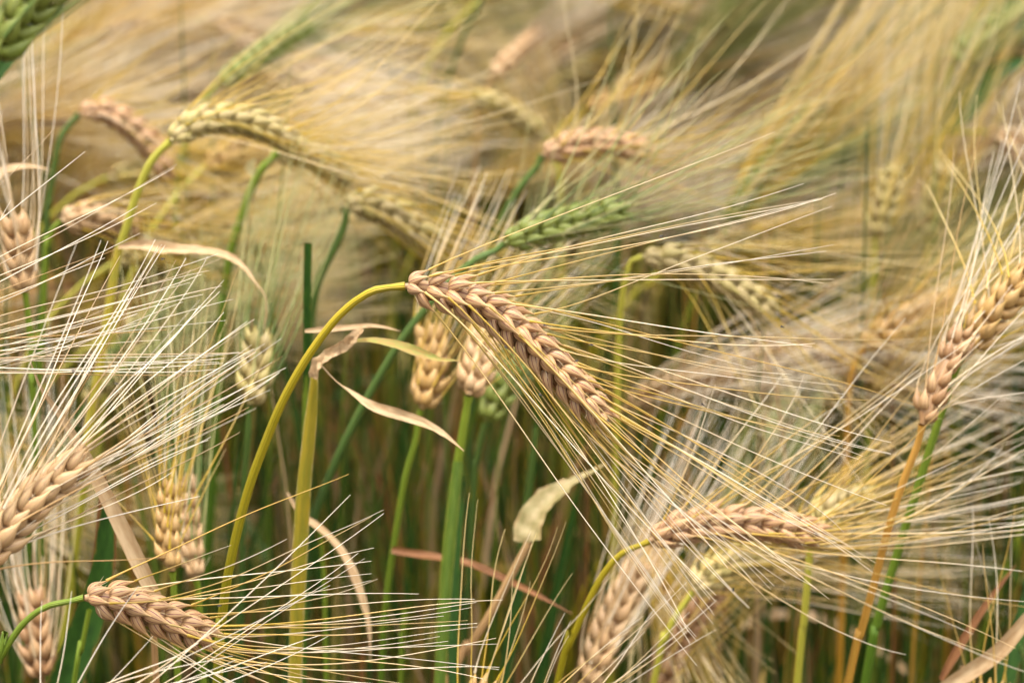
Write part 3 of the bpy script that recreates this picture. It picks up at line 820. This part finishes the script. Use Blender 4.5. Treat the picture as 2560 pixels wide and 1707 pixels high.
# awn ends poking in from ears below the frame
stalk('golden awn bundle rising from an ear below the bottom edge, right of centre',
      q((1075, 1720), (1070, 1800)), 0.90, 's_gold', ear=q((1078, 1700), (1085, 1660), (1095, 1620), (1105, 1590)), dtip=0.90, kmat='k_gold', amat='a_gold',
      tips=ln(12, (1100, 1170, .89), (1190, 1180, .9), (1215, 1230, .9), (1290, 1330, .9), (1380, 1250, .92), jit=.006), sep_a=True, sep_k=False)
stalk('slanting awns reaching in from an ear below the bottom edge, beside the tan ear',
      q((1160, 1760), (1150, 1850)), 0.89, 's_gold', ear=q((1165, 1740), (1200, 1700), (1235, 1665), (1260, 1640)), dtip=0.89, kmat='k_pale', amat='a_ripe',
      tips=ln(14, (1330, 1420, .88), (1420, 1400, .89), (1480, 1420, .89), (1540, 1400, .89), (1600, 1410, .9), (1640, 1460, .9), jit=.006), sep_a=True, sep_k=False)
stalk('pale awns fanning in front of the sharp short ear from below the bottom edge',
      q((60, 1800), (40, 1900)), 0.80, 's_tan', ear=q((70, 1780), (110, 1730), (150, 1690), (190, 1650)), dtip=0.80, kmat='k_pale', amat='a_pale',
      tips=ln(16, (120, 1400, .80), (95, 1350, .80), (560, 1480, .82), (730, 1340, .83), (870, 1180, .84), (700, 1490, .83), (720, 1530, .83), (800, 1570, .84), jit=.006), sep_a=True, sep_k=False)
stalk('few thin upright awns rising at the far right edge, lower corner',
      q((2260, 1700), (2255, 1800)), 0.95, 's_gold', ear=q((2262, 1680), (2270, 1640), (2275, 1600)), dtip=0.95, kmat='k_gold', amat='a_ripe',
      tips=ln(7, (2200, 1130, .95), (2270, 1150, .95), (2350, 1200, .95), jit=.008), sep_k=False)

# ------------------------------------------------------------------ the rest of the field
def make_proto(rg, kind, low=False):
    """a whole stalk in its own space: foot at the origin, leaning towards +x"""
    H = {'ripe': rg.uniform(.74, .84), 'gold': rg.uniform(.74, .85), 'green': rg.uniform(.66, .82)}[kind]
    nod = R(rg.uniform(35, 100) if kind != 'green' else rg.uniform(12, 65))
    lean = R(rg.uniform(2, 10))
    steps = 40
    ds = (H + 0.05) / steps
    p, ang, P = np.zeros(3), lean * .3, []
    sw = rg.normal(0, 0.05)
    for i in range(steps + 1):
        P.append(p.copy())
        u = i / steps
        a = lean * u + (nod - lean) * max(0, (u - .82) / .18) ** 1.6
        p = p + ds * np.array([math.sin(a), sw * u, math.cos(a)])
    P = np.array(P)
    L = rg.uniform(.062, .085)
    a2 = nod + R(rg.uniform(8, 40))
    E = [P[-1]]
    for i in range(12):
        a = nod + (a2 - nod) * i / 11
        E.append(E[-1] + L / 12 * np.array([math.sin(a), sw, math.cos(a)]))
    axis = resample(np.array(E), 30)
    ks = ear_layout(axis, rg, rg.uniform(0, 6.28), .0112, .0034 if not low else .0072, 26, .03, up=(0.1, -1, 0.1))
    A = ear_awns(ks, axis, rg, 9 if not low else 6, rg.uniform(.13, .165), rg.uniform(10, 18), bias=(0.15, 0, rg.uniform(.0, .28)))
    A = np.concatenate([A, ear_awns([k for k in ks if rg.random() < .7], axis, rg, A.shape[1], rg.uniform(.11, .15), rg.uniform(14, 24), bias=(0.15, 0, rg.uniform(.0, .28)))])
    if low:
        A = A[rg.permutation(len(A))[:42]]
    Rr = awn_radius(len(A), A.shape[1], rg, .00042 if not low else .0006, .00012 if not low else .0002)
    sm = {'ripe': ['s_gold', 's_yellow', 's_tan', 's_olive'], 'gold': ['s_olive', 's_green', 's_yellow'], 'green': ['s_blue', 's_green']}[kind]
    sm = sm[rg.integers(len(sm))]
    km = {'ripe': ['k_ripe', 'k_pale'], 'gold': ['k_gold', 'k_half'], 'green': ['k_green', 'k_half']}[kind][rg.integers(2)]
    am = {'ripe': ['a_ripe', 'a_pale'], 'gold': ['a_gold', 'a_ripe'], 'green': ['a_green', 'a_gold']}[kind][rg.integers(2)]
    leaves = []
    for h in ((.16, .26, .36, .46, .56, .66) if not low else (.35, .6)):
        i = int(h * steps)
        b = P[i]
        d = rg.uniform(0, 6.28)
        dr = np.array([math.cos(d), math.sin(d), 0])
        ll = rg.uniform(.12, .22) * (1 if h < .7 else .6)
        rise, fall = rg.uniform(.5, 1.2), rg.uniform(.3, 1.1)
        pts = [b, b + dr * ll * .2 + np.array([0, 0, ll * .35 * rise]), b + dr * ll * .5 + np.array([0, 0, ll * .42 * rise]), b + dr * ll * .85 + np.array([0, 0, ll * (.42 * rise - .45 * fall)]), b + dr * ll * .95 + np.array([0, 0, ll * (.42 * rise - .9 * fall)])]
        lm = {'ripe': ['l_tan', 'l_rust', 'l_mixed', 'l_green', 'l_green'], 'gold': ['l_mixed', 'l_rust', 'l_lime', 'l_green', 'l_green'], 'green': ['l_green', 'l_green', 'l_lime', 'l_mixed', 'l_green']}[kind][rg.integers(5)]
        leaves.append((pts, rg.uniform(.004, .009), lm, rg.uniform(-90, 90)))
    return dict(P=P, axis=axis, ks=ks, A=A, R=Rr, sm=sm, km=km, am=am, leaves=leaves)

protos = []
for i, kind in enumerate(['ripe', 'gold', 'green', 'ripe', 'gold', 'ripe', 'green', 'gold', 'ripe', 'gold', 'green', 'gold', 'ripe', 'gold', 'green', 'gold', 'ripe', 'green']):
    rg = np.random.default_rng(500 + i)
    g = make_proto(rg, kind)
    parts = [('stem', MB().grid(*sweep(g['P'][None], np.linspace(.0019, .0012, len(g['P']))[None], 7)).mesh('stem', M[g['sm']]), None)]
    for pts, wd, lm, tw in g['leaves']:
        parts.append(('leaf', ribbon(pts, wd, (0.2, -.6, .75), tw, .35, 16, rg=rg, cols=5).mesh('leaf', M[lm]), None))
    parts.append(('ear', kernels_joined(g['ks'], rg, 7, False).mesh('ear', M[g['km']]), None))
    parts.append(('awns', MB().grid(*sweep(g['A'], g['R'], 4)).mesh('awns', M[g['am']]), 'stuff'))
    protos.append((kind, parts))

def in_view(x, y, m=0.0):
    """is a point of the canopy at (x, y) inside the picture's width"""
    d = (y - CAM[1]) * cT + 0.3 * sT
    return d > 0.2 and abs(x) < d * SENS / LENS / 2 + m

spots = []
rp = np.random.default_rng(83)
Y0 = CAM[1]
while len(spots) < 250:
    short = len(spots) < 0
    y = Y0 + 1.07 + 0.98 * rp.random() ** 1.15 if not short else Y0 + rp.uniform(.98, 1.2)
    x = rp.uniform(-.62, .62)
    if not in_view(x + .04, y, .06): continue
    if not short and y < Y0 + 1.42 and (-.20 < x < -.03 or (y < Y0 + 1.25 and -.2 < x < .06)): continue        # the gap in the crop left of the sharp ear
    if any((x - a) ** 2 + (y - b) ** 2 < .022 ** 2 for a, b in spots): continue
    spots.append((x, y))
for i, (x, y) in enumerate(spots):
    kind, parts = protos[rp.integers(len(protos)) if i >= 0 else (2, 6, 10, 14)[rp.integers(4)]]
    if i >= 0 and x > .18 and rp.random() < .7: kind, parts = protos[(2, 6, 10, 14, 17)[rp.integers(5)]]
    root = bpy.data.objects.new('barley_stalk', None)
    COL.objects.link(root)
    sc = rp.uniform(.90, 1.05) * min(1, .84 + max(0, y - Y0 - 1.07) * .40) if i >= 0 else rp.uniform(.55, .78)
    rz = rp.normal(0.1, .42) if rp.random() < .9 else rp.uniform(-3.1, 3.1)
    if x > .18: rz = rp.normal(0, .6)
    root.location = (x - .07 * math.cos(rz), y - .07 * math.sin(rz), 0)
    root.rotation_euler = (rp.normal(0, .05), rp.normal(0, .05), rz)
    root.scale = (sc, sc, sc)
    root.empty_display_size = .02
    dd_ = (y - Y0) * cT + .3 * sT
    fx = x / (dd_ * SENS / LENS)
    where = ('upper left' if fx < -.17 else 'upper middle' if fx < .17 else 'upper right') + (' just behind the nearer ears' if y < Y0 + 1.45 else ' far back near the top edge')
    if i < 0: where = 'shaded lower part, short between the stems'
    cl = {'ripe': 'straw-coloured', 'gold': 'golden', 'green': 'green'}[kind]
    tag(root, 'out-of-focus ' + cl + ' barley stalk in the crop, ' + where, 'barley stalk', 'blurred ' + cl + ' stalks, ' + where)
    for nm, me, kd in parts:
        o = bpy.data.objects.new(nm, me)
        COL.objects.link(o)
        o.parent = root
        if kd: o['kind'] = kd

# everything farther off or outside the picture, too many to count
def build_mass():
    rg = np.random.default_rng(901)
    keys = list(M.keys())
    lows = []
    for i in range(12):
        kind = ['ripe', 'gold', 'green', 'gold'][i % 4]
        g = make_proto(rg, kind, True)
        mb = MB()
        ax = g['P'][::5] if len(g['P']) > 10 else g['P']
        mb.grid(*sweep(ax[None], np.linspace(.0019, .0013, len(ax))[None], 3), keys.index(g['sm']))
        kernels_joined(g['ks'], rg, 4, True, mb, keys.index(g['km']))
        mb.grid(*sweep(g['A'], g['R'], 3), keys.index(g['am']))
        for pts, wd, lm, tw in g['leaves']:
            ribbon(pts, wd, (0.2, -.6, .75), tw, .35, 7, rg=rg, cols=3, mb=mb, mi=keys.index(lm))
        lows.append(mb.arrays())
    out, off, cnt = [], 0, 0
    pos = []
    while len(pos) < 960:
        x, y = rg.uniform(-2.0, 2.0), Y0 + .25 + 3.4 * rg.random() ** 1.15
        if len(pos) % 2: x, y = rg.uniform(-.6, .6), Y0 + 1.38 + 1.1 * rg.random() ** 1.3
        iv = in_view(x, y, .10)
        if iv and Y0 + .80 < y < Y0 + 1.38: continue
        if x < 0 and in_view(x + .34, y, .0) and Y0 + .80 < y < Y0 + 1.5: continue
        if not in_view(x, y, .45): continue
        if (x * x + (y - Y0) ** 2) < .28 ** 2: continue
        # stalks standing nearer than the picture's lower edge are the short ones that stay below it
        lim = 1.02
        if y < Y0 + .80 and (iv or in_view(x + .34, y, .05)): lim = CAM[2] - math.tan(R(29.5)) * (y - Y0 + .12) - .04
        if lim < .40: continue
        pos.append((x, y, min(1.0, lim / 1.16)))
    for x, y, cap in pos:
        v, f, al, ar, rd, m = lows[rg.integers(12)]
        rz = rg.normal(.1, .6)
        s = min(rg.uniform(.9, 1.06), cap)
        c, sn = math.cos(rz) * s, math.sin(rz) * s
        tx, ty = rg.normal(0, .06), rg.normal(0, .06)
        V = np.stack([v[:, 0] * c - v[:, 1] * sn + x + tx * v[:, 2] * s, v[:, 0] * sn + v[:, 1] * c + y + ty * v[:, 2], v[:, 2] * s], 1)
        out.append((V, f + off, al, ar, (rd + rg.random()) % 1, m))
        off += len(V)
    cat = [np.concatenate([o[k] for o in out]) for k in range(6)]
    o = link('barley_crop', mesh_from('barley_crop', *cat, [M[k] for k in keys]), None, 'stuff')
    tag(o, 'blurred mass of barley filling the field beyond the nearer stalks', 'barley crop')
    print('mass faces', len(cat[1]))
build_mass()

# leafy low tillers between the stalks: the shaded green floor of the crop
def build_undergrowth():
    rg = np.random.default_rng(333)
    keys = ['l_green', 'l_lime', 'l_mixed', 'l_tan', 'l_rust', 's_blue', 's_green', 's_gold', 's_olive']
    mb = MB()
    N = 0
    while N < 5000:
        x, y = rg.uniform(-1.3, 1.3), Y0 + .30 + 2.2 * rg.random()
        if N % 5 < 2: x, y = rg.uniform(-.4, .4), Y0 + rg.uniform(.97, 1.35)
        if not in_view(x, y, .30) or x * x + (y - Y0) ** 2 < .3 ** 2: continue
        N += 1
        top = rg.uniform(.42, .70)
        if Y0 + .98 < y < Y0 + 1.4: top = rg.uniform(.5, .82)
        if y < Y0 + 1.0: top = min(top, max(.15, CAM[2] - math.tan(R(29.5)) * (y - Y0 + .08) - .05))
        b = np.array([x, y, 0.0])
        for k in range(3):
            dr = rg.uniform(0, 6.28)
            v = np.array([math.cos(dr), math.sin(dr), 0])
            h = top * rg.uniform(.6, 1.05)
            sp_ = rg.uniform(.02, .09)
            c = rg.choice(9, p=[.36, .05, .07, .08, .08, .12, .08, .09, .07])
            if c >= 5: h, sp_ = h * 1.08, sp_ * .5
            pts = [b, b + v * sp_ * .2 + (0, 0, h * .45), b + v * sp_ * .5 + (0, 0, h * .8), b + v * sp_ + (0, 0, h * rg.uniform(.85, 1.0))]
            ribbon(pts, rg.uniform(.0025, .008) if c < 5 else .0028, (v[1], -abs(v[0]) - .3, .2), rg.uniform(-60, 60), .35, 8, rg=rg, cols=3, mb=mb, mi=c)
    o = link('barley_leaves', mb.mesh('barley_leaves', [M[k] for k in keys]), None, 'stuff')
    tag(o, 'shaded green leaf blades filling the gaps low between the stalks', 'leaves')
build_undergrowth()

# ------------------------------------------------------------------ tiny black flies sitting on the awns
def fly(px, py, d, ang, s, label):
    root = bpy.data.objects.new('fly', None)
    COL.objects.link(root)
    p = at(px, py, d)
    root.location = p
    root.rotation_euler = (R(90 - TILT), 0, 0)
    root.rotation_euler = (Matrix.Rotation(R(90 - TILT), 3, 'X') @ Matrix.Rotation(R(ang), 3, 'Z')).to_euler()
    root.scale = (s, s, s)
    root.empty_display_size = .3
    tag(root, label, 'fly', 'tiny flies on the awns')
    x = np.array([-.55, -.5, -.3, -.1, .08, .14, .3, .42, .48, .58, .66, .7])
    r = np.array([.01, .08, .16, .15, .09, .13, .17, .10, .07, .11, .08, .01])
    P = np.stack([x, x * 0, x * 0], 1)
    mb = MB().grid(*sweep(P[None], r[None], 8, [0.2]))
    link('body', mb.mesh('body', M['fly']), root)
    for sd_ in (-1, 1):
        w_ = MB()
        ribbon([(.25, .06 * sd_, .12), (-.1, .16 * sd_, .18), (-.5, .22 * sd_, .2), (-.8, .2 * sd_, .2)], .26, (0, 0, 1), 0, .05, 6, prof=[.3, .9, 1, .4], cols=3, mb=w_)
        link('wing', w_.mesh('wing', M['wing']), root)
        for lx in (.05, .22, .38):
            Q = np.array([(lx, .1 * sd_, -.05), (lx + (lx - .22) * .8, .3 * sd_, .05), (lx + (lx - .22) * 1.6, .42 * sd_, -.2)])
            link('leg', MB().grid(*sweep(Q[None], np.full((1, 3), .022), 4, [0.1])).mesh('leg', M['fly']), root)
for (px, py, ang, lb) in [(1153, 646, 20, 'tiny black fly on the uppermost awn above the central ear'), (1363, 813, -10, 'tiny black fly on an awn over the middle of the central ear'),
                          (1265, 868, -40, 'tiny black fly under the central ear on a yellow awn'), (1352, 987, -30, 'tiny black fly below the central ear near its tip'),
                          (1480, 862, -15, 'tiny black fly on an awn right of the central ear'), (1521, 1052, -45, 'tiny black fly on the awns just past the tip of the central ear'),
                          (1440, 902, 200, 'tiny black fly beside the upper kernels near the tip of the central ear'), (1956, 817, -20, 'tiny black fly on a lone awn far right of the central ear'),
                          (1757, 1011, -35, 'tiny black fly on an awn midway to the right edge'), (1654, 590, 15, 'tiny black fly on the second awn from the top, upper right'),
                          (1833, 1473, 80, 'tiny black fly at the lower awn ends under the pinkish ear'), (408, 647, 5, 'tiny black fly on the topmost level awn at the left'),
                          (185, 928, -20, 'tiny black fly among the crossing awns at the left'), (292, 959, -15, 'tiny black fly lower among the crossing awns at the left'),
                          (345, 1486, 10, 'tiny black fly sitting on the sharp short ear'), (550, 1513, 0, 'tiny black fly on an awn of the sharp short ear'),
                          (76, 1246, 40, 'tiny black fly on the kernels of the large pale ear')]:
    fly(px, py, 0.835 if px > 900 or py > 1300 else 0.80, ang, 0.0011, lb)
